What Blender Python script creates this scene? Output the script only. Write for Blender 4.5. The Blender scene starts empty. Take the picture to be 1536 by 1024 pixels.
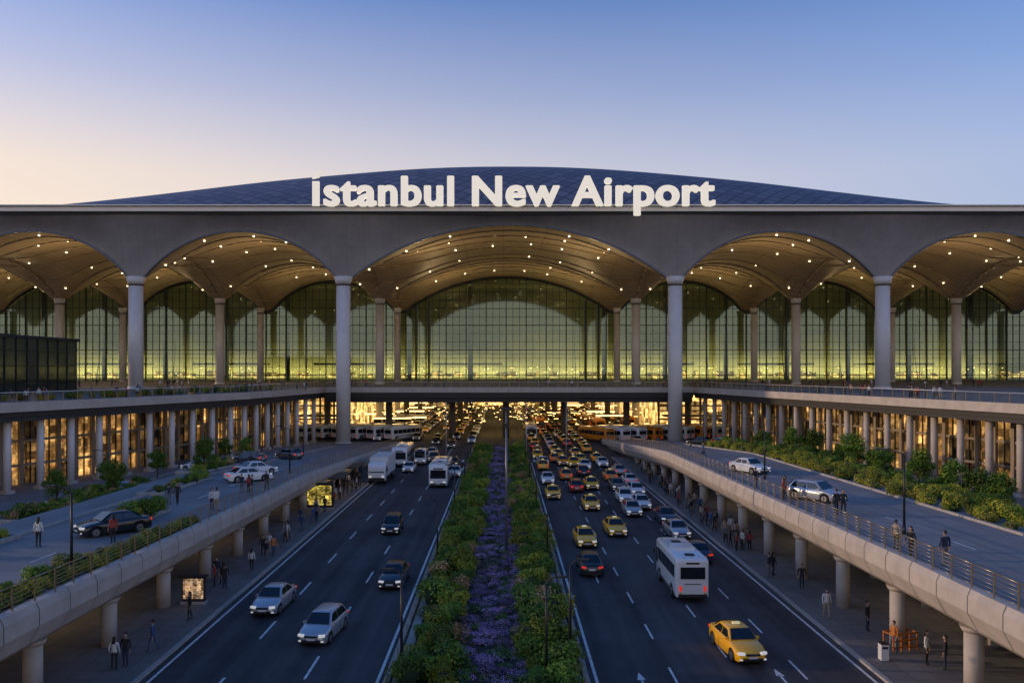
import bpy, math, random
from math import sin, cos, pi, sqrt, radians
from mathutils import Vector, Matrix
random.seed(7)
R=random.Random(11)
scene=bpy.context.scene
COL=scene.collection
EYE=15.5
# ------------------------------------------------------------------ materials
def nmat(name):
    m=bpy.data.materials.new(name); m.use_nodes=True
    nt=m.node_tree; b=nt.nodes['Principled BSDF']; return m,nt,b
def mat(name,col,rough=.6,metal=0,var=0.0,scale=1.0,bump=0.0,coat=0,emit=None,es=0,stretch=(1,1,1),spec=None):
    m,nt,b=nmat(name)
    b.inputs['Base Color'].default_value=(*col,1)
    b.inputs['Roughness'].default_value=rough
    b.inputs['Metallic'].default_value=metal
    if coat: b.inputs['Coat Weight'].default_value=coat; b.inputs['Coat Roughness'].default_value=.05
    if spec is not None: b.inputs['Specular IOR Level'].default_value=spec
    if emit:
        b.inputs['Emission Color'].default_value=(*emit,1); b.inputs['Emission Strength'].default_value=es
        m.cycles.emission_sampling='NONE'
    if var or bump:
        tc=nt.nodes.new('ShaderNodeTexCoord'); mp=nt.nodes.new('ShaderNodeMapping'); mp.inputs['Scale'].default_value=stretch
        nt.links.new(tc.outputs['Object'],mp.inputs[0])
        n=nt.nodes.new('ShaderNodeTexNoise'); n.inputs['Scale'].default_value=scale; n.inputs['Detail'].default_value=8; n.inputs['Roughness'].default_value=.65
        nt.links.new(mp.outputs[0],n.inputs[0])
        if var:
            r=nt.nodes.new('ShaderNodeValToRGB')
            r.color_ramp.elements[0].position=.3; r.color_ramp.elements[1].position=.7
            r.color_ramp.elements[0].color=(*[c*(1-var) for c in col],1)
            r.color_ramp.elements[1].color=(*[min(1,c*(1+var)) for c in col],1)
            nt.links.new(n.outputs[0],r.inputs[0]); nt.links.new(r.outputs[0],b.inputs['Base Color'])
        if bump:
            bp=nt.nodes.new('ShaderNodeBump'); bp.inputs['Strength'].default_value=bump; bp.inputs['Distance'].default_value=.05
            nt.links.new(n.outputs[0],bp.inputs['Height']); nt.links.new(bp.outputs[0],b.inputs['Normal'])
    return m
def leafmat(name,cols):
    m,nt,b=nmat(name)
    g=nt.nodes.new('ShaderNodeNewGeometry'); r=nt.nodes.new('ShaderNodeValToRGB')
    el=r.color_ramp.elements
    el[0].color=(*cols[0],1); el[1].color=(*cols[-1],1)
    for i,c in enumerate(cols[1:-1]):
        e=el.new((i+1)/(len(cols)-1)); e.color=(*c,1)
    oi=nt.nodes.new('ShaderNodeObjectInfo'); hs=nt.nodes.new('ShaderNodeHueSaturation')
    mr=nt.nodes.new('ShaderNodeMapRange'); mr.inputs[3].default_value=.7; mr.inputs[4].default_value=1.7
    nt.links.new(oi.outputs['Random'],mr.inputs[0]); nt.links.new(mr.outputs[0],hs.inputs['Value'])
    nt.links.new(g.outputs['Random Per Island'],r.inputs[0]); nt.links.new(r.outputs[0],hs.inputs['Color'])
    nt.links.new(hs.outputs[0],b.inputs['Base Color'])
    b.inputs['Roughness'].default_value=.6; b.inputs['Specular IOR Level'].default_value=.15
    return m
def panelmat(name,col,rough,sx,sy,mort,metal=0,coords='Object',rot=(0,0,0),var=.12,mcol=.4,bumps=.3):
    """procedural cladding: brick-texture seams"""
    m,nt,b=nmat(name)
    tc=nt.nodes.new('ShaderNodeTexCoord'); mp=nt.nodes.new('ShaderNodeMapping'); mp.inputs['Rotation'].default_value=rot
    nt.links.new(tc.outputs[coords],mp.inputs[0])
    br=nt.nodes.new('ShaderNodeTexBrick'); br.offset=0; br.inputs['Scale'].default_value=1
    br.inputs['Brick Width'].default_value=sx; br.inputs['Row Height'].default_value=sy; br.inputs['Mortar Size'].default_value=mort
    br.inputs['Color1'].default_value=(*[c*(1-var) for c in col],1); br.inputs['Color2'].default_value=(*[c*(1+var) for c in col],1)
    br.inputs['Mortar'].default_value=(*[c*mcol for c in col],1)
    nt.links.new(mp.outputs[0],br.inputs[0])
    n=nt.nodes.new('ShaderNodeTexNoise'); n.inputs['Scale'].default_value=.15; n.inputs['Detail'].default_value=8; n.inputs['Roughness'].default_value=.7
    nt.links.new(tc.outputs['Object'],n.inputs[0])
    mx=nt.nodes.new('ShaderNodeMix'); mx.data_type='RGBA'; mx.blend_type='MULTIPLY'; mx.inputs[0].default_value=.6
    nt.links.new(br.outputs[0],mx.inputs[6]); nt.links.new(n.outputs[0],mx.inputs[7])
    g=nt.nodes.new('ShaderNodeMix'); g.data_type='RGBA'; g.blend_type='MULTIPLY'; g.inputs[0].default_value=1; g.inputs[7].default_value=(1.4,1.4,1.4,1)
    nt.links.new(mx.outputs[2],g.inputs[6]); nt.links.new(g.outputs[2],b.inputs['Base Color'])
    b.inputs['Roughness'].default_value=rough; b.inputs['Metallic'].default_value=metal
    return m
def emis(name,col,s):
    m,nt,b=nmat(name); b.inputs['Base Color'].default_value=(0.1,.1,.1,1)
    b.inputs['Emission Color'].default_value=(*col,1); b.inputs['Emission Strength'].default_value=s
    m.cycles.emission_sampling='NONE'; return m
def shopmat(name,col,s,sx=2.0,sz=2.5,dark=.02,pw_=2.2):
    """lit interior behind glass: cells of differing brightness, broken up by noise"""
    m,nt,b=nmat(name); N=nt.nodes; Lk=nt.links
    tc=N.new('ShaderNodeTexCoord')
    def cell(a,c):
        sn=N.new('ShaderNodeVectorMath'); sn.operation='SNAP'; sn.inputs[1].default_value=(a,a,c)
        Lk.new(tc.outputs['Object'],sn.inputs[0]); w=N.new('ShaderNodeTexWhiteNoise'); w.noise_dimensions='3D'; Lk.new(sn.outputs[0],w.inputs[0]); return w
    w1=cell(sx,sz); w2=cell(sx*.37,sz*.31)
    n=N.new('ShaderNodeTexNoise'); n.inputs['Scale'].default_value=.9; n.inputs['Detail'].default_value=6; n.inputs['Roughness'].default_value=.7
    Lk.new(tc.outputs['Object'],n.inputs[0])
    def mth(op,a,b_):
        q=N.new('ShaderNodeMath'); q.operation=op
        for i,k in enumerate((a,b_)):
            if isinstance(k,(int,float)): q.inputs[i].default_value=k
            else: Lk.new(k,q.inputs[i])
        return q.outputs[0]
    v=mth('ADD',mth('MULTIPLY',w1.outputs[0],.6),mth('MULTIPLY',w2.outputs[0],.4))
    v=mth('MULTIPLY',v,mth('MULTIPLY',n.outputs[0],1.7))
    v=mth('POWER',v,pw_)
    Lk.new(mth('ADD',mth('MULTIPLY',v,s*3),dark),b.inputs['Emission Strength'])
    r=N.new('ShaderNodeValToRGB'); r.color_ramp.elements[0].color=(col[0],col[1]*.75,col[2]*.5,1); r.color_ramp.elements[1].color=(*col,1)
    Lk.new(w2.outputs[0],r.inputs[0]); Lk.new(r.outputs[0],b.inputs['Emission Color'])
    b.inputs['Base Color'].default_value=(.04,.035,.025,1); b.inputs['Roughness'].default_value=.12
    m.cycles.emission_sampling='NONE'
    return m
def glassmat(name,tint,refl=.25,rc=(.8,.9,.8)):
    m=bpy.data.materials.new(name); m.use_nodes=True; nt=m.node_tree; nt.nodes.clear()
    o=nt.nodes.new('ShaderNodeOutputMaterial'); t=nt.nodes.new('ShaderNodeBsdfTransparent'); t.inputs[0].default_value=(*tint,1)
    g=nt.nodes.new('ShaderNodeBsdfGlossy'); g.inputs['Color'].default_value=(*rc,1); g.inputs['Roughness'].default_value=.05
    mx=nt.nodes.new('ShaderNodeMixShader'); mx.inputs[0].default_value=refl
    nt.links.new(t.outputs[0],mx.inputs[1]); nt.links.new(g.outputs[0],mx.inputs[2]); nt.links.new(mx.outputs[0],o.inputs[0])
    return m

# ------------------------------------------------------------------ mesh builder
class MB:
    def __init__(s): s.v=[];s.f=[];s.m=[];s.sm=[];s.mats=[]
    def mi(s,m):
        if m not in s.mats: s.mats.append(m)
        return s.mats.index(m)
    def face(s,idx,m,smooth=False): s.f.append(idx);s.m.append(s.mi(m));s.sm.append(smooth)
    def poly(s,pts,m,smooth=False):
        b=len(s.v); s.v+= [tuple(p) for p in pts]; s.face(list(range(b,b+len(pts))),m,smooth)
    def box(s,c,d,m,rz=0.0):
        x,y,z=[k/2 for k in d]; b=len(s.v); cr,sr=cos(rz),sin(rz)
        for dx,dy,dz in ((-x,-y,-z),(x,-y,-z),(x,y,-z),(-x,y,-z),(-x,-y,z),(x,-y,z),(x,y,z),(-x,y,z)):
            s.v.append((c[0]+dx*cr-dy*sr,c[1]+dx*sr+dy*cr,c[2]+dz))
        for f in ((3,2,1,0),(4,5,6,7),(0,1,5,4),(1,2,6,5),(2,3,7,6),(3,0,4,7)): s.face([b+i for i in f],m)
    def ring(s,p0,p1,r0,r1,m,n=12,cap=True,smooth=True):
        p0=Vector(p0);p1=Vector(p1);d=(p1-p0).normalized()
        a=Vector((0,0,1)) if abs(d.z)<.9 else Vector((1,0,0))
        u=d.cross(a).normalized();w=d.cross(u)
        b=len(s.v)
        for p,r in((p0,r0),(p1,r1)):
            for i in range(n):
                t=2*pi*i/n; s.v.append(tuple(p+u*(r*cos(t))+w*(r*sin(t))))
        for i in range(n):
            j=(i+1)%n; s.face([b+i,b+j,b+n+j,b+n+i],m,smooth)
        if cap: s.face([b+i for i in range(n)][::-1],m); s.face([b+n+i for i in range(n)],m)
    def tube(s,pts,r,m,n=6):
        for a,b_ in zip(pts[:-1],pts[1:]): s.ring(a,b_,r,r,m,n,cap=True)
    def grid(s,fn,nu,nv,m,smooth=True,flip=False):
        b=len(s.v)
        for j in range(nv+1):
            for i in range(nu+1): s.v.append(fn(i/nu,j/nv))
        for j in range(nv):
            for i in range(nu):
                a=b+j*(nu+1)+i; q=[a,a+1,a+nu+2,a+nu+1]
                s.face(q[::-1] if flip else q,m,smooth)
    def loft(s,secs,m,closed=True,caps=True,smooth=True):
        n=len(secs[0]); b=len(s.v)
        for sc in secs: s.v+=[tuple(p) for p in sc]
        for k in range(len(secs)-1):
            for i in range(n if closed else n-1):
                j=(i+1)%n
                s.face([b+k*n+i,b+k*n+j,b+(k+1)*n+j,b+(k+1)*n+i],m,smooth)
        if caps:
            s.face([b+i for i in range(n)][::-1],m); s.face([b+(len(secs)-1)*n+i for i in range(n)],m)
    def sphere(s,c,r,m,n=10,k=6,sc=(1,1,1),fn=None):
        def f(u,v):
            t=2*pi*u; p=pi*(v-.5); q=Vector((cos(p)*cos(t),cos(p)*sin(t),sin(p)))
            rr=r*(fn(q) if fn else 1)
            return (c[0]+q.x*rr*sc[0],c[1]+q.y*rr*sc[1],c[2]+q.z*rr*sc[2])
        s.grid(f,n,k,m)
    def mesh(s,name):
        me=bpy.data.meshes.new(name); me.from_pydata(s.v,[],s.f)
        for m in s.mats: me.materials.append(m)
        me.polygons.foreach_set('material_index',s.m); me.polygons.foreach_set('use_smooth',s.sm)
        me.update(); return me
    def obj(s,name,parent=None,loc=(0,0,0),rz=0):
        return put(s.mesh(name),name,loc,rz,1,parent)
def put(me,name,loc=(0,0,0),rz=0,sc=1,parent=None):
    o=bpy.data.objects.new(name,me); COL.objects.link(o); o.location=loc; o.rotation_euler=(0,0,rz)
    o.scale=(sc,sc,sc) if not isinstance(sc,tuple) else sc
    if parent: o.parent=parent
    return o
def empty(name,loc=(0,0,0)):
    o=bpy.data.objects.new(name,None); COL.objects.link(o); o.location=loc; o.empty_display_size=.1; return o
def interp(pts,x):
    if x<=pts[0][0]: return pts[0][1]
    for (a,b),(c,d) in zip(pts[:-1],pts[1:]):
        if x<=c: return b+(d-b)*(x-a)/(c-a)
    return pts[-1][1]

# ------------------------------------------------------------------ palette
def asphalt():
    m,nt,b=nmat('asphalt')
    tc=nt.nodes.new('ShaderNodeTexCoord')
    mp=nt.nodes.new('ShaderNodeMapping'); mp.inputs['Scale'].default_value=(1,.03,1)
    nt.links.new(tc.outputs['Object'],mp.inputs[0])
    n1=nt.nodes.new('ShaderNodeTexNoise'); n1.inputs['Scale'].default_value=.9; n1.inputs['Detail'].default_value=5
    nt.links.new(mp.outputs[0],n1.inputs[0])
    n2=nt.nodes.new('ShaderNodeTexNoise'); n2.inputs['Scale'].default_value=.12; n2.inputs['Detail'].default_value=10; n2.inputs['Roughness'].default_value=.75
    nt.links.new(tc.outputs['Object'],n2.inputs[0])
    n3=nt.nodes.new('ShaderNodeTexNoise'); n3.inputs['Scale'].default_value=25; n3.inputs['Detail'].default_value=3
    nt.links.new(tc.outputs['Object'],n3.inputs[0])
    a=nt.nodes.new('ShaderNodeMath'); a.operation='ADD'; nt.links.new(n1.outputs[0],a.inputs[0]); nt.links.new(n2.outputs[0],a.inputs[1])
    a2=nt.nodes.new('ShaderNodeMath'); a2.operation='MULTIPLY_ADD'; a2.inputs[1].default_value=.25; nt.links.new(n3.outputs[0],a2.inputs[0]); nt.links.new(a.outputs[0],a2.inputs[2])
    r=nt.nodes.new('ShaderNodeMapRange'); r.inputs[1].default_value=.9; r.inputs[2].default_value=1.35; r.inputs[3].default_value=0; r.inputs[4].default_value=1
    nt.links.new(a2.outputs[0],r.inputs[0])
    cr=nt.nodes.new('ShaderNodeValToRGB'); cr.color_ramp.elements[0].color=(.026,.026,.028,1); cr.color_ramp.elements[1].color=(.084,.081,.082,1)
    nt.links.new(r.outputs[0],cr.inputs[0]); nt.links.new(cr.outputs[0],b.inputs['Base Color'])
    b.inputs['Roughness'].default_value=.7; b.inputs['Specular IOR Level'].default_value=.3
    bp=nt.nodes.new('ShaderNodeBump'); bp.inputs['Strength'].default_value=.3; bp.inputs['Distance'].default_value=.02
    nt.links.new(n3.outputs[0],bp.inputs['Height']); nt.links.new(bp.outputs[0],b.inputs['Normal'])
    return m
ASPH=asphalt()
SOIL=mat('ground_soil',(.09,.09,.08),.9,var=.3,scale=.05)
PSOIL=mat('planting_soil',(.05,.038,.028),.95,var=.3,scale=2)
PAINT=mat('road_paint',(.66,.66,.64),.6,var=.4,scale=3)
KERB=mat('kerb_stone',(.36,.34,.31),.8,var=.2,scale=2)
PAVE=panelmat('paving',(.17,.16,.15),.8,1.2,1.2,.02)
PLAZA=panelmat('plaza_paving',(.22,.21,.205),.75,3.0,3.0,.03,mcol=.6)
CONC=mat('precast_concrete',(.44,.395,.35),.75,var=.16,scale=.7,bump=.1)
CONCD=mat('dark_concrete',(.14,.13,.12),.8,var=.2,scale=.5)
JOINT=mat('precast_joint',(.08,.075,.07),.9)  # dark joints between the precast panels
FASC=panelmat('fascia_cladding',(.225,.215,.215),.45,3.5,40,.04,metal=.1,rot=(radians(90),0,0),mcol=.8,var=.03)
CORN=mat('cornice_metal',(.60,.59,.60),.35,metal=.3,var=.05,scale=.2)
RIM=mat('arch_rim_metal',(.10,.10,.11),.3,metal=.7)
CEIL=panelmat('ceiling_slats',(.38,.30,.20),.5,9,1.6,.10,mcol=.66,var=.05)
COLM=mat('column_paint',(.62,.61,.61),.4,var=.06,scale=.4)
COLB=mat('bronze_column',(.26,.21,.16),.5,var=.15,scale=.5)
MULL=mat('mullion_metal',(.04,.048,.045),.4,metal=.5)
GLASS=glassmat('curtain_glass',(.54,.66,.50),.20,(.52,.68,.62))
DGLASS=mat('dark_glass',(.02,.03,.027),.06,spec=.6)
DECKM=mat('deck_surface',(.20,.195,.19),.8,var=.1,scale=.3)
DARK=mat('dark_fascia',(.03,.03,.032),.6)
STEEL=mat('railing_steel',(.36,.28,.18),.35,metal=.7)
POLE=mat('lamp_pole_paint',(.03,.03,.032),.4,metal=.3)
HALLW=mat('hall_wall',(.31,.31,.21),.7,var=.35,scale=.08)
LAMPW=emis('warm_lamp',(1,.74,.42),8)
LAMPG=emis('gold_lamp',(1,.62,.22),4)
LETTER=mat('letter_face',(.85,.82,.74),.5,emit=(1,.88,.68),es=.55)
SHOP=shopmat('lit_shop',(1,.62,.20),1.5)
LOBBY=shopmat('lit_lobby',(1,.55,.17),.62,sx=2.6,sz=3.3,dark=.0,pw_=3.4)
UNDER=shopmat('lit_undercroft',(1,.62,.25),.45,sx=1.7,sz=1.3,dark=.0)
FARSHOP=shopmat('lit_far_hall',(1,.62,.18),2.2,sx=2.2,sz=1.3)
def roofmat():
    m,nt,b=nmat('roof_scales')
    tc=nt.nodes.new('ShaderNodeTexCoord'); mp=nt.nodes.new('ShaderNodeMapping'); mp.inputs['Rotation'].default_value=(0,0,radians(38)); mp.inputs['Scale'].default_value=(.36,.36,0)
    nt.links.new(tc.outputs['Object'],mp.inputs[0])
    br=nt.nodes.new('ShaderNodeTexBrick'); br.offset=0; br.inputs['Scale'].default_value=1; br.inputs['Brick Width'].default_value=1;br.inputs['Row Height'].default_value=1
    br.inputs['Mortar Size'].default_value=.08; br.inputs['Color1'].default_value=(.095,.105,.15,1);br.inputs['Color2'].default_value=(.15,.16,.215,1);br.inputs['Mortar'].default_value=(.055,.06,.09,1)
    nt.links.new(mp.outputs[0],br.inputs[0]); nt.links.new(br.outputs[0],b.inputs['Base Color'])
    b.inputs['Roughness'].default_value=.6; b.inputs['Metallic'].default_value=.0
    return m
ROOFM=roofmat()

# ------------------------------------------------------------------ levels
def zedge(side,Y):
    return interp([(30,5.1),(85,4.2),(165,.35)],Y) if side<0 else interp([(40,5.6),(100,4.9),(165,.8)],Y)
def zpl(X,Y):
    s=-1 if X<0 else 1; a=abs(X); ze=zedge(s,Y); lo=min(ze,1.2 if Y<150 else .35)
    if a<=34: return ze
    if a>=45: return lo
    t=(a-34)/11; t=t*t*(3-2*t); return ze+(lo-ze)*t

# ------------------------------------------------------------------ ground / roads
g=MB(); g.poly([(-3000,-800,-.03),(3000,-800,-.03),(3000,5000,-.03),(-3000,5000,-.03)],SOIL); g.obj('ground')
g=MB()
g.poly([(-18.05,-40,0),(-5.9,-40,0),(-5.9,138,0),(-18.05,138,0)],ASPH)
g.poly([(4.27,-40,0),(18.9,-40,0),(18.9,138,0),(4.27,138,0)],ASPH)
g.poly([(-70,138,0),(70,138,0),(70,360,0),(-70,360,0)],ASPH)
g.obj('road')
g=MB()
zz=.006
def stripe(x0,x1,y0,y1): g.poly([(x0,y0,zz),(x1,y0,zz),(x1,y1,zz),(x0,y1,zz)],PAINT)
for x in(-17.6,-6.25,4.65,18.45): stripe(x-.08,x+.08,-20,132)
for x,ph in((-14.0,0),(-9.95,3)):
    y=10+ph
    while y<132: stripe(x-.07,x+.07,y,y+3.2); y+=9
for x,ph in((8.6,1),(12.0,5),(15.2,2)):
    y=10+ph
    while y<130: stripe(x-.06,x+.06,y,y+2.6); y+=7
for x in(-14,-10,-6,6,10,14): stripe(x-.06,x+.06,142,300)
k=-17
while k<18:
    if not -5.5<k<3.9: stripe(k,k+.5,133.5,136.5)
    k+=1.0
for ax,ay in((6.9,38.0),(14.0,38.5),(6.9,58)):
    stripe(ax-.06,ax+.06,ay,ay+2.0)
    g.poly([(ax-.22,ay+1.9,zz),(ax+.22,ay+1.9,zz),(ax,ay+2.9,zz)],PAINT)
g.obj('road_markings')
for s in(-1,1):
    g=MB(); e=18.05 if s<0 else 18.9
    g.box((s*(e+.12),50,.06),(.24,180,.16),KERB)
    xa,xb=e+.24,34
    g.box((s*(xa+xb)/2,50,.05),(xb-xa,180,.15),PAVE)
    g.obj('pavement')
g=MB()
for x in(-5.9+.15,4.27-.15): g.box((x,57,.09),(.3,198,.24),KERB)
g.box((-.8,57,.05),(9.57,197.9,.2),PSOIL)
g.box((-5.2,57,.16),(.5,197.6,.04),KERB)
g.box((3.6,57,.16),(.5,197.6,.04),KERB)
g.obj('median_kerb')
g=MB(); y=20
while y<136:
    for x in(-5.55,3.95): g.box((x,y,.55),(.05,.06,.8),STEEL)
    y+=2
for x in(-5.55,3.95):
    for z in(.5,.92): g.tube([(x,20,z),(x,136,z)],.025,STEEL,5)
g.obj('guard_rail')

# ------------------------------------------------------------------ plaza + viaducts
for s in(-1,1):
    g=MB()
    def f(u,v,s=s):
        X=s*(20.9+u*75); Y=-10+v*176; return (X,Y,zpl(X,Y))
    g.grid(f,60,70,PLAZA,flip=(s<0))
    g.obj('plaza_paving')
    par=empty('viaduct')
    g=MB(); secs=[]
    ys=[-10+i*2.5 for i in range(71)]
    for y in ys:
        z=zedge(s,y); b=lambda d:max(z-d,-.02)
        secs.append([(s*20.9,y,z+.02),(s*20.9,y,z+.28),(s*20.45,y,z+.28),(s*20.30,y,z-.05),(s*20.30,y,b(.75)),(s*20.75,y,b(1.55)),(s*21.6,y,b(2.1)),(s*22.4,y,b(2.2)),(s*22.4,y,b(.5)),(s*20.9,y,b(.4))])
    g.loft(secs,CONC,smooth=False); g.obj('edge_beam',par)
    g=MB()
    for y in ys[1:-8:1]:
        z=zedge(s,y)
        pts=[(20.44,z+.285),(20.292,z-.05),(20.292,z-.75),(20.742,z-1.556),(21.6,z-2.108)]
        for (x0,z0),(x1,z1) in zip(pts[:-1],pts[1:]):
            if z1<0: break
            q=[(s*x0,y-.025,z0),(s*x0,y+.025,z0),(s*x1,y+.025,z1),(s*x1,y-.025,z1)]
            g.poly(q,JOINT)
    g.obj('beam_joints',par)
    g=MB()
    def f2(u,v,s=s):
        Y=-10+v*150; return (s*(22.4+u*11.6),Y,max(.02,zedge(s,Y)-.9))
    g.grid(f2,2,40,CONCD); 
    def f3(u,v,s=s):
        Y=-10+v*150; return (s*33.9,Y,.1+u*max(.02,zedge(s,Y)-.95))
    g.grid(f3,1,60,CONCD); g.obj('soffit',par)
    g=MB()
    for i in range(16):
        y=22+i*7; h=min(2.7,zedge(s,y)-1.6)
        if h<.8: continue
        g.box((s*33.75,y,.3+h/2),(.2,5.2,h),UNDER)
        for k in(-2.6,-.9,.9,2.6): g.box((s*33.6,y+k,.3+h/2),(.12,.1,h),MULL)
    g.obj('shop_front',par)
    g=MB()
    y=23
    while y<140:
        z=zedge(s,y)-2.1
        if z>.6:
            for xx in(22.0,27.5):
                g.ring((s*xx,y,.1),(s*xx,y,z+.02),.43,.43,CONC,20)
                g.ring((s*xx,y,z-.25),(s*xx,y,z+.01),.5,.62,CONC,20)
        y+=7.2
    g.obj('piers',par)
    g=MB(); y=-8; prev=None
    X=s*20.62
    while y<160:
        z=zedge(s,y)+.28
        g.box((X,y,z+.52),(.05,.07,1.04),STEEL)
        if prev:
            for hh,r in((1.06,.038),(.88,.014),(.70,.014),(.52,.014),(.34,.014),(.16,.014)):
                g.tube([(X,prev[0],prev[1]+hh),(X,y,z+hh)],r,STEEL,5)
        prev=(y,z); y+=1.6
    g.obj('railing',par)
    g=MB()
    for xk in(31.2,45.5):
        prev=None; y=10
        while y<150:
            z=zpl(s*xk,y)
            if prev:
                g.loft([[(s*xk-.12,yy,z2-.02),(s*xk+.12,yy,z2-.02),(s*xk+.12,yy,z2+.16),(s*xk-.12,yy,z2+.16)] for yy,z2 in(prev,(y,z))],KERB,smooth=False)
            prev=(y,z); y+=4
    g.obj('kerb')
    g=MB()
    y=20
    while y<130:
        for x in(26.0,):
            z=zpl(s*x,y)+.008
            g.poly([(s*x-.06,y,z),(s*x+.06,y,z),(s*x+.06,y+2.5,zpl(s*x,y+2.5)+.008),(s*x-.06,y+2.5,zpl(s*x,y+2.5)+.008)],PAINT)
        y+=8
    g.obj('plaza_markings')

# ------------------------------------------------------------------ terminal building
T=empty('airport_terminal')
CX=1.2
cols=[CX+c for c in(-201.9,-159.8,-117.7,-75.6,-33.6,33.6,75.6,117.7,159.8,201.9)]
rows=[162,210,252]
Z0=33.6
def arc(a,r,x):
    if abs(x)>=a: return 0
    Rr=(a*a+r*r)/(2*r); return sqrt(Rr*Rr-x*x)-(Rr-r)
def ax_(X):
    for a,b in zip(cols[:-1],cols[1:]):
        if a<=X<=b: 
            c=(a+b)/2; h=(b-a)/2-1.35
            return arc(h,11.0 if h>25 else 9.7,X-c)
    return 0
def ay_(Y):
    for a,b in zip(rows[:-1],rows[1:]):
        if a<=Y<=b:
            c=(a+b)/2;h=(b-a)/2-1.0; return arc(h,7.6,Y-c)
    return 0
def zc(X,Y):
    a,b=ax_(X),ay_(Y); return Z0+(a**4+b**4)**.25
XS=[]
for a,b in zip(cols[:-1],cols[1:]):
    n=int((b-a)/.9)
    for i in range(n):
        XS.append(a+(b-a)*i/n)
XS.append(cols[-1])
g=MB()
nY=60
g.grid(lambda u,v:(XS[int(round(u*(len(XS)-1)))],162+v*90,zc(XS[int(round(u*(len(XS)-1)))],162+v*90)),len(XS)-1,nY,CEIL,flip=True)
g.obj('canopy_ceiling',T)
g=MB()
def ff(u,v):
    X=XS[int(round(u*(len(XS)-1)))]; z=zc(X,162); return (X,162-2.6*v**1.8,z+(46.7-z)*v)
g.grid(ff,len(XS)-1,10,FASC)
g.obj('fascia',T)
g=MB()
secs=[[(X,161.7,zc(X,162)-.12),(X,162.5,zc(X,162)-.12),(X,162.5,zc(X,162)+.28),(X,161.75,zc(X,162)+.28)] for X in XS]
g.loft(secs,RIM,smooth=False)
g.obj('arch_rim',T)
g=MB()
g.box((CX,159.2,47.15),(404,1.6,.9),CORN)
g.box((CX,158.9,47.75),(404,2.6,.22),CORN)
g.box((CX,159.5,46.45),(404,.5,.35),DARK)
g.obj('cornice',T)
g=MB()
for Y in(168,176,186,194,203,216,224,232,240,247):
    for a,b in zip(cols[:-1],cols[1:]):
        n=18
        pts=[(a+(b-a)*i/n,Y,zc(a+(b-a)*i/n,Y)-.12) for i in range(n+1)]
        g.tube(pts,.13,CEIL,5)
for c in cols:
    n=30
    g.tube([(c,162+90*i/n,zc(c,162+90*i/n)-.15) for i in range(n+1)],.28,CEIL,6)
for r_ in rows[1:2]:
    g.tube([(X,r_,zc(X,r_)-.15) for X in XS[::3]],.3,CEIL,6)
g.obj('ceiling_ribs',T)
g=MB()
for a,b in zip(cols[1:-2],cols[2:-1]):
    c=(a+b)/2;w=b-a
    k=8 if w>60 else 5
    for Y in(166,176,190,205,222,238):
        for i in range(k):
            X=a+w*(i+.5+R.uniform(-.15,.15))/k; y=Y+R.uniform(-1.5,1.5)
            if R.random()<.2: continue
            z=zc(X,y)-.22
            g.ring((X,y,z),(X,y,z+.15),.15,.2,LAMPW,8)
g.obj('downlights',T)
def column(mb,x,y,z0,z1,r,m):
    mb.ring((x,y,z0),(x,y,z1-1.6),r,r*.97,m,36)
    mb.ring((x,y,z1-1.6),(x,y,z1-1.35),r*1.07,r*1.07,DARK,36)
    mb.ring((x,y,z1-1.35),(x,y,z1+.2),r*.97,r*1.35,m,36)
    mb.ring((x,y,z0),(x,y,z0+.5),r*1.12,r*1.12,m,36)
g=MB()
for c in cols[1:-1]:
    for j,rY in enumerate(rows[:2]+[245]):
        r=(1.45,1.15,1.0)[j]
        z0=0.2 if (j==0 and abs(c-CX)<40) else 11.4
        column(g,c,rY,z0,Z0+.3,r,COLM)
        if z0>1: column(g,c,rY,0,10.2,r*.9,COLM)
g.obj('columns',T)
def D(X):
    a=abs(X-CX); return interp([(0,20.6),(15,20.4),(30,19.4),(45,17.9),(60,16.3),(80,13.2),(100,9.8),(115,7.0),(130,4.2),(145,2.0),(160,.6),(175,0)],a)
def Dp(X):
    return sum(D(X+k*3)*w for k,w in((-3,.1),(-2,.15),(-1,.15),(0,.2),(1,.15),(2,.15),(3,.1)))
def zr(X,Y):
    t=(Y-164)/52
    if t<=0: p=0
    elif t<1: p=sin(t*pi/2)**.9
    else: p=cos(min(1,(t-1)/1.7)*pi/2)
    return 47.6+Dp(X)*p
g=MB()
g.grid(lambda u,v:(CX-202+404*u,160+v*145,zr(CX-202+404*u,160+v*145)),130,70,ROOFM)
g.obj('roof',T)
g=MB(); g.box((CX,161.2,48.0),(404,.5,.7),mat('gutter_metal',(.2,.21,.25),.4,metal=.4)); g.obj('gutter',T)
FY=252.0
g=MB()
n=len(XS)-1
g.grid(lambda u,v:(XS[int(round(u*n))],FY,11.6+v*(zc(XS[int(round(u*n))],FY)-11.6)),n,1,GLASS,smooth=False)
g.obj('curtain_wall_glass',T)
g=MB()
X=cols[0]
while X<cols[-1]:
    zt=zc(X,FY); big=int(round((X-cols[0])/2.1))%3==0
    g.box((X,FY-(.3 if big else .1),(11.6+zt)/2),(.26 if big else .12,.6 if big else .2,zt-11.6),MULL)
    X+=2.1
for i,z in enumerate([13.6+2.6*i for i in range(12)]):
    if z<Z0: g.box((CX,FY-.14,z),(400,.16,.24 if i%3==0 else .11),MULL)
    else:
        for a,b in zip(cols[:-1],cols[1:]):
            xs=[x for x in XS if a<=x<=b and zc(x,FY)>z]
            if xs: g.box(((xs[0]+xs[-1])/2,FY-.14,z),(xs[-1]-xs[0],.16,.14),MULL)
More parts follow.
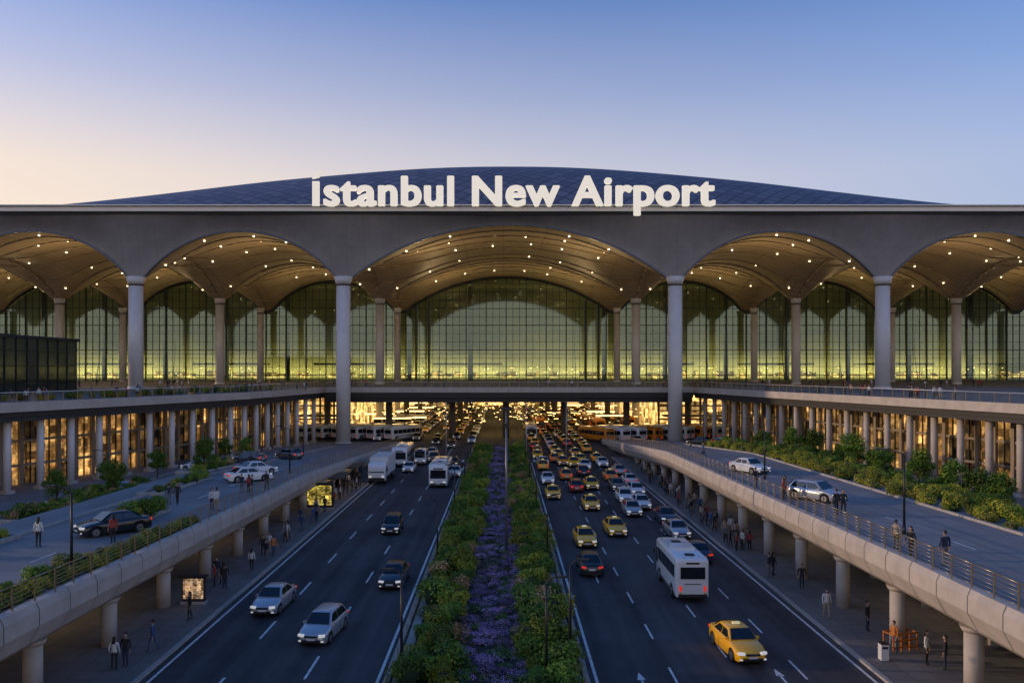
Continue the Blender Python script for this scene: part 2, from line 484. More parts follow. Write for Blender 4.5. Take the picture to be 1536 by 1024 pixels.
g.loft([[(X,FY-.6,zc(X,FY)-.9),(X,FY+.1,zc(X,FY)-.9),(X,FY+.1,zc(X,FY)+.1),(X,FY-.6,zc(X,FY)+.1)] for X in XS],MULL,smooth=False)
for c in cols:
    for k in(-12,12):
        x=c+k
        g.tube([(x,FY+.5+2.2*sin(pi*i/10),12+ (Z0-12)*i/10) for i in range(11)],.12,MULL,5)
for sx in(-1,1):
    for k in(24.5,28.5):
        g.box((CX+sx*k,FY-1.2,24),(.5,2.0,25),MULL)
g.obj('mullions',T)
g=MB()
g.box((CX,292,28),(404,.6,36),HALLW)
g.box((CX,272,44.9),(404,40,.4),mat('hall_ceiling',(.10,.10,.06),.8))
for c in cols:
    for o in(0,21): g.ring((c+o,276,11.5),(c+o,276,44),.8,.8,CONCD,12)
    g.box((c+20,285,17.2),(24,10,.7),CONCD)
for zb in(20.5,28.3,36.1): g.box((CX,270,zb),(404,.5,.25),CONCD)
X=-190
while X<190:
    w=R.uniform(1.5,4.5); 
    if R.random()<.6: g.box((X+w/2,291.4,12.9+R.uniform(0,.6)),(w*.9,.3,R.uniform(1.0,2.2)),SHOP)
    if R.random()<.5: g.box((X+w/2,282,R.choice([13.2,14.4,15.8])),(w*.4,.2,.16),LAMPG)
    X+=w
for i in range(150):
    x=R.uniform(-185,188);y=R.uniform(256,285); z=R.choice([13.5,14.2,15.4,15.9])+R.uniform(-.3,.3)
    g.sphere((x,y,z),.12,LAMPW,6,4)
g.obj('departure_hall',T)
DE_L=[(-84,20),(-70,49),(-56,89),(-41.6,130),(-37,166)]
DE_R=[(39.5,166),(45,137),(56.8,87),(69,45),(80,20)]
edge=DE_L+DE_R
g=MB()
poly=edge+[(210,20),(210,345),(-210,345),(-210,20)]
from mathutils.geometry import tessellate_polygon
tri=tessellate_polygon([[Vector((x,y,0)) for x,y in poly]])
b=len(g.v); g.v+=[(x,y,11.5) for x,y in poly]
for t in tri: g.face([b+i for i in t],DECKM)
b=len(g.v); g.v+=[(x,y,10.0) for x,y in poly]
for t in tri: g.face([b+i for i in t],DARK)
for (x0,y0),(x1,y1) in zip(edge[:-1],edge[1:]):
    d=Vector((x1-x0,y1-y0,0)); L=d.length; a=math.atan2(d.y,d.x); nrm=Vector((d.y,-d.x,0)).normalized()
    mx,my=(x0+x1)/2,(y0+y1)/2
    ctr=(abs(mx)<36 and my>160)
    g.box((mx+nrm.x*.1,my+nrm.y*.1,11.15),(L+.1,.5,1.1),CONC,a)
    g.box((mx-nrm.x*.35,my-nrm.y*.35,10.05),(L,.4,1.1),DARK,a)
    if ctr:
        g.box((mx,my+1.3,9.3),(L,.5,1.6),DARK,a)
g.obj('deck',T)
g=MB()
RG=glassmat('railing_glass',(.8,.86,.84),.12)
for (x0,y0),(x1,y1) in zip(edge[:-1],edge[1:]):
    d=Vector((x1-x0,y1-y0,0)); L=d.length; k=int(L/2)
    for i in range(k+1):
        p=Vector((x0,y0,0))+d*(i/k); g.box((p.x,p.y,12.25),(.07,.07,1.1),STEEL)
    g.tube([(x0,y0,12.82),(x1,y1,12.82)],.05,CORN,6)
    g.poly([(x0,y0,11.72),(x1,y1,11.72),(x1,y1,12.75),(x0,y0,12.75)],RG)
g.obj('deck_railing',T)
g=MB(); gl=MB()
for E,s in((DE_L,-1),(DE_R,1)):
    for (x0,y0),(x1,y1) in zip(E[:-1],E[1:]):
        d=Vector((x1-x0,y1-y0,0)); L=d.length; a=math.atan2(d.y,d.x); n_=Vector((-d.y,d.x,0)).normalized()
        k=max(2,int(L/4.2))
        for i in range(k):
            p=Vector((x0,y0,0))+d*((i+.5)/k)+n_*1.6; zb=zpl(p.x,p.y)
            g.ring((p.x,p.y,zb-.1),(p.x,p.y,10.02),.42,.42,COLM if s<0 else CONC,14)
            g.box((p.x,p.y,zb+.2),(1.1,1.1,.4),CONC,a)
        w0=Vector((x0,y0,0))+n_*7; w1=Vector((x1,y1,0))+n_*7
        gl.poly([(w0.x,w0.y,.2),(w1.x,w1.y,.2),(w1.x,w1.y,10),(w0.x,w0.y,10)],LOBBY)
        k=int(L/2.6)
        for i in range(k+1):
            p=w0+(w1-w0)*(i/k)-n_*.2
            g.box((p.x,p.y,5.1),(.5,.5,9.8),COLB,a)
            if i<k:
                q=w0+(w1-w0)*((i+.5)/k)-n_*.2; g.box((q.x,q.y,5.1),(.1,.2,9.8),MULL,a)
        for zz_ in(3.6,6.6,9.3): 
            m_=(w0+w1)/2-n_*.2; g.box((m_.x,m_.y,zz_),(L,.25,.3),COLB,a)
g.obj('lobby_frame',T); gl.obj('lobby_glazing',T)
g=MB()
for s in(-1,1):
    g.poly([(s*38,196,.05),(s*38,345,.05),(s*38,345,9.9),(s*38,196,9.9)],SHOP)
    g.poly([(s*38,196,.05),(s*130,196,.05),(s*130,196,9.9),(s*38,196,9.9)],SHOP)
    for i in range(24): g.box((s*(38+i*3.4),195.8,5),(.5,.4,9.8),COLB)
    for z in(3.2,6.5): g.box((s*80,195.7,z),(84,.3,.4),COLB)
    g.box((s*60,190,4.4),(44,5,.35),CONCD)
g.poly([(-38,344,.05),(38,344,.05),(38,344,9.9),(-38,344,9.9)],FARSHOP)
for yy in(182,215,250,290):
    for xx in(-40,-26,-11.6,.6,13.8,28,42): g.ring((xx,yy,0),(xx,yy,10.1),.75,.75,CONCD,16)
for i in range(520):
    x=R.uniform(-37,37); y=R.uniform(185,343); z=R.choice([2.6,3.2,4.2,5.2])+R.uniform(-.3,.3)
    if R.random()<.5: g.box((x,y,z),(R.uniform(.2,1.2),.12,.12),LAMPG)
    else: g.sphere((x,y,z),.13,LAMPG,6,4)
for i in range(16):
    x=R.choice([-1,1])*R.uniform(20,34); y=200+R.uniform(0,130)
    g.box((x,y,3.4),(8,5,.25),CORN); g.box((x,y-2.6,3.3),(8,.1,.3),LAMPG)
g.obj('arrivals_hall',T)
g=MB()
g.box((-94,102,16.0),(32,88,9.0),DGLASS); g.box((-94,102,20.7),(33,89,.5),DARK)
for i in range(30): g.box((-77.9,59+i*3,16),(.12,.12,9),MULL)
for z in(13.5,16,18.4): g.box((-77.9,102,z),(.1,88,.1),MULL)
for i in range(12): g.box((-109+i*2.8,57.9,16),(.12,.12,9),MULL)
g.obj('glass_pavilion')
# lettering on the cornice: font outline thickened by stacking shifted copies; dotted capital I as a plain bar with a slanted dot
cu=bpy.data.curves.new('letters','FONT'); cu.body='stanbul New Airport'; cu.size=7.5; cu.extrude=.3; cu.offset=.05; cu.space_character=1.07
to=bpy.data.objects.new('tmp_letters',cu); COL.objects.link(to)
bpy.context.view_layer.update()
dg=bpy.context.evaluated_depsgraph_get()
me=bpy.data.meshes.new_from_object(to.evaluated_get(dg)); bpy.data.objects.remove(to)
xs=[v.co.x for v in me.vertices]; w=max(xs)-min(xs)
sc=76.3/w; x0=-35.0-min(xs)*sc; BZ=47.55; FYT=156.9
g=MB(); kk=0
for dx,dz in((0,0),(.26,0),(-.26,0),(0,.15),(0,-.15),(.2,.12),(-.2,.12),(.2,-.12),(-.2,-.12)):
    b=len(g.v)
    for v in me.vertices: g.v.append((x0+v.co.x*sc+dx,FYT-v.co.z+kk*.004,BZ+v.co.y*1.08+dz))
    for p_ in me.polygons: g.face([b+i for i in p_.vertices],LETTER)
    kk+=1
g.box((-36.75,FYT,BZ+2.25),(1.35,.6,4.8),LETTER)
dq=[(-37.45,5.15),(-36.1,5.45),(-35.6,6.7),(-37.2,6.25)]
g.loft([[(x,yy,BZ+z) for x,z in dq] for yy in(FYT-.35,FYT+.35)],LETTER,smooth=False)
for i in range(26): g.box((-36+i*3.05,157.4,47.3),(.12,.9,.12),DARK)
g.obj('terminal_sign')

# ------------------------------------------------------------------ vegetation
def clump(name,n,leaf,mats,rad=(1,1,1),core=None,seed=1,low=False):
    rr=random.Random(seed); g=MB()
    lobes=[(Vector((rr.uniform(-.5,.5)*rad[0],rr.uniform(-.5,.5)*rad[1],rad[2]*rr.uniform(.3,.85))),rr.uniform(.32,.55),rr.choice(mats)) for _ in range(9)]
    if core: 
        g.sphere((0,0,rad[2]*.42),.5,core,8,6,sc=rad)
    for i in range(n):
        c,rl,lm=rr.choice(lobes)
        d=Vector((rr.gauss(0,1),rr.gauss(0,1),rr.gauss(.25,1))).normalized()
        p=c+Vector((d.x*rad[0],d.y*rad[1],d.z*rad[2]*.8))*rl*rr.uniform(.75,1.2)
        if p.z<.02: p.z=rr.uniform(.02,.2)
        nrm=(d+Vector((rr.gauss(0,.5),rr.gauss(0,.5),rr.gauss(.5,.5)))).normalized()
        u=nrm.orthogonal().normalized(); u=Matrix.Rotation(rr.uniform(0,6.28),3,nrm)@u; v=nrm.cross(u)
        l=leaf*rr.uniform(.6,1.3)
        g.poly([p-u*l*.5,p+v*l*.32,p+u*l*.6+nrm*l*.12,p-v*l*.32],lm if rr.random()<.7 else rr.choice(mats))
    return g.mesh(name)
LG=leafmat('leaf_green',[(.055,.10,.012),(.11,.18,.02),(.17,.24,.03)])
LD=leafmat('leaf_dark',[(.025,.06,.010),(.055,.11,.016),(.085,.15,.022)])
LY=leafmat('leaf_yellow',[(.15,.18,.018),(.26,.25,.025),(.36,.28,.035)])
LP=leafmat('flower_purple',[(.18,.09,.20),(.34,.20,.37),(.48,.33,.50)])
LR=leafmat('flower_pink',[(.32,.11,.07),(.5,.24,.12),(.55,.36,.18)])
CORE=mat('foliage_core',(.016,.03,.008),.9)  # dark green inner core, makes the clumps opaque
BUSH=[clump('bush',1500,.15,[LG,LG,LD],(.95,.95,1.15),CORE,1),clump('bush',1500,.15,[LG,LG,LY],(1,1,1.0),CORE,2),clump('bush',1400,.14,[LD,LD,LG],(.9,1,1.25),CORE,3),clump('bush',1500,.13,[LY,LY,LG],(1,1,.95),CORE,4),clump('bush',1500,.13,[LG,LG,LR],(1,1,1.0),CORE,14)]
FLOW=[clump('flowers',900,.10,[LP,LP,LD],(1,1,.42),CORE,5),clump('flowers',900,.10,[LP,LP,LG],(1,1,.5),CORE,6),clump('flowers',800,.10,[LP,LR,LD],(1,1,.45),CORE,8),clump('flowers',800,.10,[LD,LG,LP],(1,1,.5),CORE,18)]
ORN=clump('orange_bush',1200,.13,[LR,LY,LG],(1,1,.8),CORE,9)
def plant(par,kind,x,y,z,s):
    o=put(kind,'clump',(x,y,z),R.uniform(0,6.28),s,par); o.scale=(s*R.uniform(.85,1.15),s*R.uniform(.85,1.15),s*R.uniform(.8,1.2))
for name,xc in(('hedge',-3.6),('hedge',2.45)):
    p=empty(name); y=30
    while y<155:
        for dx in(-.75,.65):
            q=R.random()
            kd=BUSH[0] if q<.25 else BUSH[1] if q<.5 else BUSH[2] if q<.65 else BUSH[3] if q<.9 else BUSH[4]
            if R.random()<.93: plant(p,kd,xc+dx+R.uniform(-.3,.3),y+R.uniform(-.4,.4),.15,R.choice([.55,.7,.85,1.0,1.2]))
        y+=1.2
p=empty('flower_bed'); y=30
while y<155:
    for x in(-1.9,-.9,.1,1.0): plant(p,R.choice(FLOW),x+R.uniform(-.25,.25),y+R.uniform(-.4,.4),.12,R.uniform(.5,.85))
    y+=.95
p=empty('hedge')
y=38
while y<128:
    for i,x in enumerate((32.2,33.6,35.2,37.0,39.0,41.0)):
        q=R.random()
        kd=(ORN if q<.35 else BUSH[3] if q<.7 else BUSH[1]) if i<2 else (BUSH[2] if q<.3 else BUSH[0] if q<.55 else ORN if q<.68 else BUSH[3])
        if R.random()<.9: plant(p,kd,x+R.uniform(-.5,.5),y+R.uniform(-.5,.5),zpl(x,y)-.05,R.uniform(.6,1.0)*(1 if i<2 else 1.15))
    y+=1.45
p=empty('hedge')
y=30
while y<58:
    for x in(-21.8,-22.9,-24.0):
        if abs(x)>24.5-(y-30)*.10: continue
        plant(p,R.choice([BUSH[3],BUSH[1],ORN,BUSH[0]]),x+R.uniform(-.3,.3),y,zpl(x,y)-.05,R.uniform(.4,.7))
    y+=.85
p=empty('shrub_border'); gk=MB()
for x,y,s,hx,hy in((-27,58.5,1.1,1.3,3),(-33,47,1.0,2.2,4),(-37.5,66,1.0,2,5),(-40,80,1,2,6),(-34.5,94,1,1.5,6),(-45,76,1.1,1.5,5),(-31,76,.8,1.0,6),(-41,55,1,2,4),(-46,95,1,1.5,8)):
    z=zpl(x,y)
    for sx in(-1,1):
        gk.loft([[(x+sx*hx-.1,yy,zpl(x,yy)-.5),(x+sx*hx+.1,yy,zpl(x,yy)-.5),(x+sx*hx+.1,yy,zpl(x,yy)+.25),(x+sx*hx-.1,yy,zpl(x,yy)+.25)] for yy in(y-hy,y,y+hy)],KERB,smooth=False)
        gk.box((x,y+sx*hy,zpl(x,y+sx*hy)-.1),(hx*2-.21,.2,.68),KERB)
    for k in range(int(hx*hy*2.2)): plant(p,R.choice(BUSH[:5]+[ORN]),x+R.uniform(-hx,hx)*.85,y+R.uniform(-hy,hy)*.9,zpl(x,y)-.05,s*R.uniform(.5,1))
gk.obj('planter_kerb')
p=empty('deck_planting')
for i in range(46):
    y=60+i*2; x=-(56-.35*(y-89))-4+R.uniform(-.6,.6)
    if y<150: plant(p,R.choice(BUSH[:4]),x-4,y,11.5,R.uniform(.7,1.1))
BARK=mat('bark',(.07,.05,.035),.9,var=.3,scale=6)
def treemesh(seed):
    rr=random.Random(seed); g=MB()
    g.ring((0,0,-.2),(.03,.02,1.0),.09,.06,BARK,8); g.ring((.03,.02,1.0),(.0,.05,1.8),.06,.04,BARK,8)
    cl=[]
    for i in range(9):
        a=i*2.4; r=rr.uniform(.35,.95); z=rr.uniform(1.4,2.7); c=Vector((r*cos(a),r*sin(a),z)); cl.append((c,rr.uniform(.3,.5)))
        g.ring((.02,.03,1.0+rr.uniform(0,.6)),tuple(c),.03,.012,BARK,5)
    cl.append((Vector((0,0,2.8)),.45)); cl.append((Vector((0,0,2.1)),.6))
    for i in range(2600):
        c,rl=rr.choice(cl); d=Vector((rr.gauss(0,1),rr.gauss(0,1),rr.gauss(0,.8))).normalized(); p=c+d*rl*rr.uniform(.3,1.15)
        nrm=Vector((rr.gauss(0,1),rr.gauss(0,1),rr.gauss(.6,1))).normalized(); u=nrm.orthogonal().normalized(); v=nrm.cross(u); l=.14*rr.uniform(.6,1.3)
        g.poly([p-u*l*.5,p+v*l*.35,p+u*l*.6,p-v*l*.35],rr.choice([LG,LD,LD]))
    return g.mesh('tree')
TM=[treemesh(1),treemesh(2),treemesh(3)]
for i,(x,y) in enumerate(((39.5,63.5),(40,67),(39,69.5),(38.5,74),(38.5,82),(40,85),(38.5,88),(39,101),(40,104),(39,108),(39,121),(41,126),(40,95))):
    put(TM[i%3],'tree',(x,y,zpl(x,y)-.05),R.uniform(0,6),R.uniform(1.15,1.6))
for x,y in((-47,95),(-45,104),(-36,112),(-41,118),(-38,68),(-34,91),(-40,82)): put(TM[R.randint(0,2)],'tree',(x,y,zpl(x,y)-.05),R.uniform(0,6),R.uniform(.9,1.3))

# ------------------------------------------------------------------ vehicles
TYRE=mat('tyre',(.012,.012,.012),.8); HUB=mat('alloy',(.45,.45,.46),.3,metal=.9); CGL=mat('car_glass',(.012,.016,.02),.04,spec=.7)
TRIM=mat('black_trim',(.015,.015,.016),.5); HEAD=mat('headlamp',(.75,.78,.8),.1,emit=(1,.95,.85),es=.35); TAIL=mat('tail_lamp',(.4,.01,.01),.2,emit=(1,.05,.02),es=.5)
PLATE=mat('number_plate',(.7,.7,.7),.5); CHR=mat('chrome',(.7,.7,.7),.15,metal=1); AMB=mat('indicator',(.7,.25,.02),.3)
TAXIS=mat('taxi_sign',(.85,.8,.6),.4,emit=(1,.8,.3),es=.3)
def paint(n,c,metal=.0): return mat('paint_'+n,c,.3,metal=metal,coat=.7,var=.03,scale=1)
def wheel(g,x,y,r,s,w=.2):
    g.ring((x-w/2,y,r),(x+w/2,y,r),r,r,TYRE,22)
    xo=x+s*(w/2+.004)
    g.ring((xo-s*.01,y,r),(xo+s*.008,y,r),r*.66,r*.64,HUB,18)
    for i in range(5):
        a=i*2*pi/5+.3
        g.box((xo+s*.012,y+cos(a)*r*.36,r+sin(a)*r*.36),(.012,.05,.05),TRIM)
    g.ring((xo,y,r),(xo+s*.03,y,r),r*.14,r*.12,TRIM,10)
def carmesh(name,P,kind='sedan',taxi=False,L=4.5,W=1.8,H=1.46):
    g=MB(); hl=L/2; k=hl/2.25; hw=W/2
    top={'sedan':[(-2.25,.62),(-2.2,.86),(-2.08,.98),(-1.5,1.0),(1.0,.95),(1.5,.88),(1.95,.76),(2.15,.68),(2.25,.52)],
         'hatch':[(-2.25,.62),(-2.2,.9),(-2.1,1.0),(-1.5,1.01),(1.15,.98),(1.6,.90),(1.98,.80),(2.15,.70),(2.25,.52)]}[kind]
    wid=[(-2.25,.74),(-2.15,.86),(-1.9,.96),(-1.2,.99),(0,1.0),(1.3,.99),(1.75,.95),(2.05,.86),(2.2,.72),(2.25,.62)]
    yf,yr_,rw=1.38*k,-1.36*k,.33
    st=sorted(set([round(-hl+L*i/26,3) for i in range(27)]+[round(yw+d,3) for yw in(yf,yr_) for d in(-.4,-.385,-.34,-.27,-.18,-.08,0,.08,.18,.27,.34,.385,.4)]+[round(a*k,3) for a in(-2.2,-2.15,2.15,2.2)]))
    secs=[]
    for y in st:
        w=interp(wid,y/k)*hw; zt=interp(top,y/k); zb=.21 if abs(y)<hl-.12 else .30
        for yw in(yf,yr_):
            if abs(y-yw)<.395: zb=max(zb,rw+sqrt(.395**2-(y-yw)**2)*.97)
        wt=w*.90
        z1=max(zb+.03,.36); z2=max(zb+.06,min(.62,zt-.1)); z3=max(z2+.03,zt-.12)
        h=[(w*.955,zb),(w*.99,z1),(w,z2),(w*.975,z3),(wt*.99,max(zt-.03,z3+.01)),(wt*.86,max(zt,z3+.02)),(0,max(zt+.025,z3+.03))]
        secs.append([(x,y,z) for x,z in h]+[(-x,y,z) for x,z in h[:-1][::-1]])
    g.loft(secs,P,closed=False,caps=True)
    g.box((0,0,.42),(W*.80,L*.93,.42),TRIM)
    g.box((0,0,.23),(W*.9,(yf-yr_)-.82,.08),TRIM)
    if kind=='sedan': yb0,yt0,yt1,yb1=1.02*k,.30*k,-.92*k,-1.62*k
    else: yb0,yt0,yt1,yb1=1.18*k,.42*k,-1.55*k,-2.08*k
    bz=.94; wb=hw*.86; wr=hw*.66; zrf=H
    gs=[]
    for y,t in((yb0,0),(yb0+(yt0-yb0)*.5,.56),(yt0+.05,.96),(yt0-.2,1.0),((yt0+yt1)/2,1.02),(yt1+.2,.99),(yt1-.03,.93),((yt1+yb1)/2,.5),(yb1,.02)):
        zt=bz+(zrf-bz)*t; wx=wb+(wr-wb)*t
        h=[(wb+ (0),bz-.03),(wx+.02,max(bz,zt-.07)),(wx-.06,zt-.015),(wx*.5,zt+.008),(0,zt+.015)]
        gs.append([(x,y,z) for x,z in h]+[(-x,y,z) for x,z in h[:-1][::-1]])
    g.loft(gs,P,closed=False,caps=False)
    def xat(z): 
        t=(z-bz)/(zrf-.07-bz); return wb+(wr+.02-wb)*t+.012
    def screen(y0,y1,ins=.05,sgn=1):
        for a,b in((.06,.36),(.36,.62),(.62,.92)):
            q=[]
            for t,sd in((a,-1),(a,1),(b,1),(b,-1)):
                y=y0+(y1-y0)*t; z=bz+(zrf-bz)*(.02+t*.94+.05*sin(pi*t)); x=(wb+(wr-wb)*t)-.07
                q.append((sd*x,y+sgn*.03,z+.03))
            g.poly(q,CGL,True)
    screen(yb0,yt0+.03,sgn=1); screen(yb1,yt1-.02,sgn=-1)
    for sd in(-1,1):
        zl,zh=bz+.04,zrf-.115
        fb=lambda z:yb0-.16+(yt0-yb0)*((z-bz)/(zrf-bz))
        rb=lambda z:yb1+.22+(yt1-yb1)*((z-bz)/(zrf-bz))
        ym=-.30*k
        for (a0,a1,b0,b1) in((fb(zl),fb(zh),ym+.05,ym+.03),(ym-.05,ym-.03,rb(zl),rb(zh))):
            g.poly([(sd*xat(zl),a0,zl),(sd*xat(zl),b0,zl),(sd*xat(zh),b1,zh),(sd*xat(zh),a1,zh)],CGL)
        g.box((sd*(hw*.93),yb0-.28,bz+.08),(.20,.12,.13),P)
        g.box((sd*(hw+.002),-.3*k,.5),(.012,.015,.6),TRIM); 
        for yy in(.15*k,-.95*k): g.box((sd*(hw*.985),yy,.80),(.03,.16,.03),CHR)
        g.box((sd*hw*.66,hl*.955,.655),(.36,.14,.13),HEAD,-sd*.35)
        g.box((sd*hw*.70,-hl*.975,.80),(.34,.10,.14),TAIL,sd*.25)
        g.box((sd*hw*.7,hl*.985,.36),(.18,.05,.07),HEAD)
        for yw in(yf,yr_): wheel(g,sd*(hw-.11),yw,rw,sd)
    g.box((0,hl*1.0-.01,.60),(W*.42,.05,.10),TRIM); g.box((0,hl*1.0+.012,.66),(W*.42,.02,.02),CHR)
    g.box((0,hl-.0,.36),(W*.6,.06,.14),TRIM); g.box((0,hl+.035,.47),(.5,.02,.11),PLATE)
    g.box((0,-hl-.0,.62),(.5,.03,.12),PLATE); g.box((0,-hl+.0,.33),(W*.7,.06,.14),TRIM)
    if taxi:
        g.box((0,-.1,H+.09),(.40,.16,.13),TAXIS); g.box((0,-.1,H+.02),(.46,.2,.03),TRIM)
    return g.mesh(name)
def rrect(w,z0,z1,r,y,sc=1):
    pts=[]; 
    for cx,cz,a0 in((w-r,z1-r,0),(-w+r,z1-r,90),(-w+.08,z0+.08,180),(w-.08,z0+.08,270)):
        rr=r if cz>1.5 else .08
        for i in range(5):
            a=radians(a0+90*i/4); pts.append(((cx+rr*cos(a))*sc,y,cz+rr*sin(a)))
    return pts
def busmesh(name,P,L=7.5,W=2.2,H=2.95,wn=5,stripe=None):
    g=MB(); hl=L/2; hw=W/2
    secs=[rrect(hw*.90,.42,H-.22,.2,-hl),rrect(hw*.97,.36,H-.08,.22,-hl+.07),rrect(hw,.34,H,.24,-hl+.25),rrect(hw,.34,H,.24,hl-.5),rrect(hw*.98,.34,H-.06,.24,hl-.22),rrect(hw*.93,.38,H-.28,.22,hl-.03),rrect(hw*.88,.44,1.5,.22,hl+.02)]
    g.loft(secs,P,smooth=True)
    for sd in(-1,1):
        x=sd*(hw+.006); a=-hl+.5; b=hl-1.0; wl=(b-a)/wn
        for i in range(wn):
            y0,y1=a+i*wl+.05,a+(i+1)*wl-.05
            g.box((x,(y0+y1)/2,1.95),(.02,y1-y0,.85),CGL)
        g.box((x,hl-.62,1.75),(.02,.55,1.1),CGL)
        if stripe: g.box((x,-.2,1.0),(.016,L*.8,.16),stripe)
        g.box((sd*(hw+.002),0,.5),(.02,L*.86,.12),TRIM)
        for yw in(hl-1.5,-hl+1.5):
            g.ring((sd*(hw-.02),yw,.46),(sd*(hw+.012),yw,.46),.52,.52,TRIM,20); wheel(g,sd*(hw-.09),yw,.44,sd,.26)
        g.box((sd*hw*.74,-hl-.0,.95),(.16,.06,.34),TAIL); g.box((sd*hw*.74,-hl-.0,.62),(.16,.05,.12),AMB)
        g.box((sd*hw*.66,hl+.0,.78),(.34,.10,.2),HEAD)
        g.box((sd*(hw+.16),hl-.25,1.9),(.1,.12,.34),TRIM); g.box((sd*(hw+.08),hl-.25,2.05),(.2,.04,.04),TRIM)
    g.box((0,-hl-.0,1.98),(W*.74,.09,.78),CGL)
    g.box((0,-hl-.0,2.62),(W*.4,.05,.12),TRIM)
    g.box((0,-hl-.01,1.25),(W*.5,.04,.05),TRIM); g.box((0,-hl-.02,.85),(.52,.03,.13),PLATE); g.box((0,-hl-.03,.48),(W*.86,.12,.2),TRIM)
    g.poly([(-hw*.82,hl+.035,1.25),(hw*.82,hl+.035,1.25),(hw*.80,hl+.0,2.35),(-hw*.80,hl+.0,2.35)][::-1],CGL)
    g.box((0,hl+.0,2.52),(W*.5,.08,.16),TRIM); g.box((0,hl+.03,.55),(W*.8,.1,.18),TRIM); g.box((0,hl+.09,.6),(.5,.02,.12),PLATE)
    g.box((0,-.4,H+.07),(W*.6,1.6,.2),P); g.box((0,1.6,H+.02),(.6,.6,.08),TRIM); g.box((0,-2.6,H+.02),(.6,.6,.08),TRIM)
    for i in range(3): g.box((-.5+i*.5,-hl+.3,H+.0),(.08,.08,.06),AMB)
    return g.mesh(name)
def truckmesh(name,P,B):
    g=MB()
    g.loft([rrect(1.15,.6,2.7,.25,2.9),rrect(1.2,.5,2.95,.25,3.1),rrect(1.2,.5,2.9,.25,4.3),rrect(1.12,.6,2.2,.25,4.75)],P)
    g.poly([(-1.0,4.80,1.6),(1.0,4.80,1.6),(.98,4.42,2.6),(-.98,4.42,2.6)][::-1],CGL)
    g.loft([rrect(1.25,.95,3.45,.1,-4.8),rrect(1.25,.95,3.45,.1,2.7)],B,smooth=False)
    for i in range(7): 
        for sd in(-1,1): g.box((sd*1.26,-4.4+i*1.1,2.2),(.03,.06,2.4),CORN)
    g.box((0,-1,.8),(1.0,7.5,.25),TRIM); g.box((0,4.8,.75),(2.1,.1,.3),TRIM)
    for sd in(-1,1):
        g.box((sd*1.215,3.7,1.95),(.03,.8,.7),CGL); g.box((sd*.85,4.84,1.05),(.35,.08,.2),HEAD); g.box((sd*.9,-4.83,.8),(.3,.06,.15),TAIL); g.box((sd*1.4,4.4,2.0),(.12,.1,.5),TRIM)
        for yw in(3.8,-2.6,-3.8): wheel(g,sd*1.05,yw,.48,sd,.3)
    return g.mesh(name)
YEL=paint('yellow',(.92,.46,.008)); SIL=paint('silver',(.46,.48,.50),.5); BLK=paint('black',(.012,.013,.015)); WHT=paint('white',(.74,.74,.72)); ORG=paint('orange',(.75,.24,.02)); NAV=paint('navy',(.02,.03,.07)); GRY=paint('grey',(.12,.125,.13),.5); REDP=paint('red',(.36,.03,.02))
C={'taxi':carmesh('taxi',YEL,'sedan',True),'silver':carmesh('car',SIL,'sedan'),'silverh':carmesh('car',SIL,'hatch',L=4.3,H=1.52),'black':carmesh('car',BLK,'sedan'),'blackh':carmesh('car',BLK,'hatch',L=4.4,W=1.84,H=1.56),'white':carmesh('car',WHT,'sedan'),'whiteh':carmesh('car',WHT,'hatch',L=4.2,H=1.5),'orange':carmesh('taxi',ORG,'sedan',True),'navy':carmesh('car',NAV,'sedan'),'grey':carmesh('car',GRY,'hatch',L=4.4,H=1.5),'red':carmesh('car',REDP,'hatch',L=4.2,H=1.5)}
BUSW=busmesh('minibus',WHT,wn=4,L=7.2,W=2.2); BUSB=busmesh('bus',WHT,wn=6,L=10,W=2.5,H=3.1,stripe=NAV); VAN=busmesh('van',WHT,L=5.2,W=1.95,H=2.3,wn=3); BUSR=busmesh('bus',ORG,wn=6,L=10,W=2.5,H=3.0); TRK=truckmesh('truck',WHT,mat('truck_box',(.62,.64,.64),.4))
def car(k,x,y,z=0,rz=0.0,face=-1):
    me=C[k] if isinstance(k,str) else k
    nm='taxi' if k in('taxi','orange') else ('car' if isinstance(k,str) else k.name.split('.')[0])
    return put(me,nm,(x,y,z),(pi if face<0 else 0)+rz)
L_=[('silver',-14.9,52.0,-.05),('silverh',-10.45,46.6,-.12) ,('black',-7.9,58,-.02),('blackh',-10.6,76.5,.02),('white',-6.9,116,0),('grey',-11.7,135,0),('white',-12.7,143,0),('white',-6.6,168,0),('black',-8,128,0),('white',-14.2,121,0),('grey',-10.2,158,0),('black',-13.8,165,0)]
for k,x,y,r in L_: car(k,x,y,0,r,-1)
R_=[('taxi',12.8,43.9,.10,-1),('navy',15.8,65.5,0,1),('black',6.6,61.5,0,1),('taxi',7.2,71.0,.03,-1),('taxi',10.5,75.5,.03,-1),('silver',16.1,74.5,.05,-1),('taxi',9.7,89,0,-1),('silver',13.7,85.5,0,-1),('navy',16.5,81.5,.0,-1),('white',15.4,89.5,0,-1),('whiteh',14.2,94,0,-1),('taxi',5.95,96.5,0,-1),('red',9.2,102,0,1),('taxi',11.4,104,0,-1),('white',6,109,0,-1),('orange',8.8,113,0,1),('black',11.6,117,0,1),('whiteh',16.4,99,0,-1),('grey',14.6,103,0,-1),('white',17,108,0,1),('taxi',11.2,128,0,-1),('taxi',6.1,124,0,1),('orange',14.9,112,0,1),('silver',17,118,0,1),('orange',8.6,134,0,1)]
for k,x,y,r,f_ in R_: car(k,x,y,0,r,f_)
put(BUSW,'minibus',(12.55,56.6,0),0); put(BUSB,'bus',(-8.5,109,0),pi); put(VAN,'van',(-13.4,131,0),pi)
put(TRK,'truck',(-17.0,112,0),pi+.0); put(BUSB,'bus',(-16.4,131,0),pi)
RV=random.Random(5)
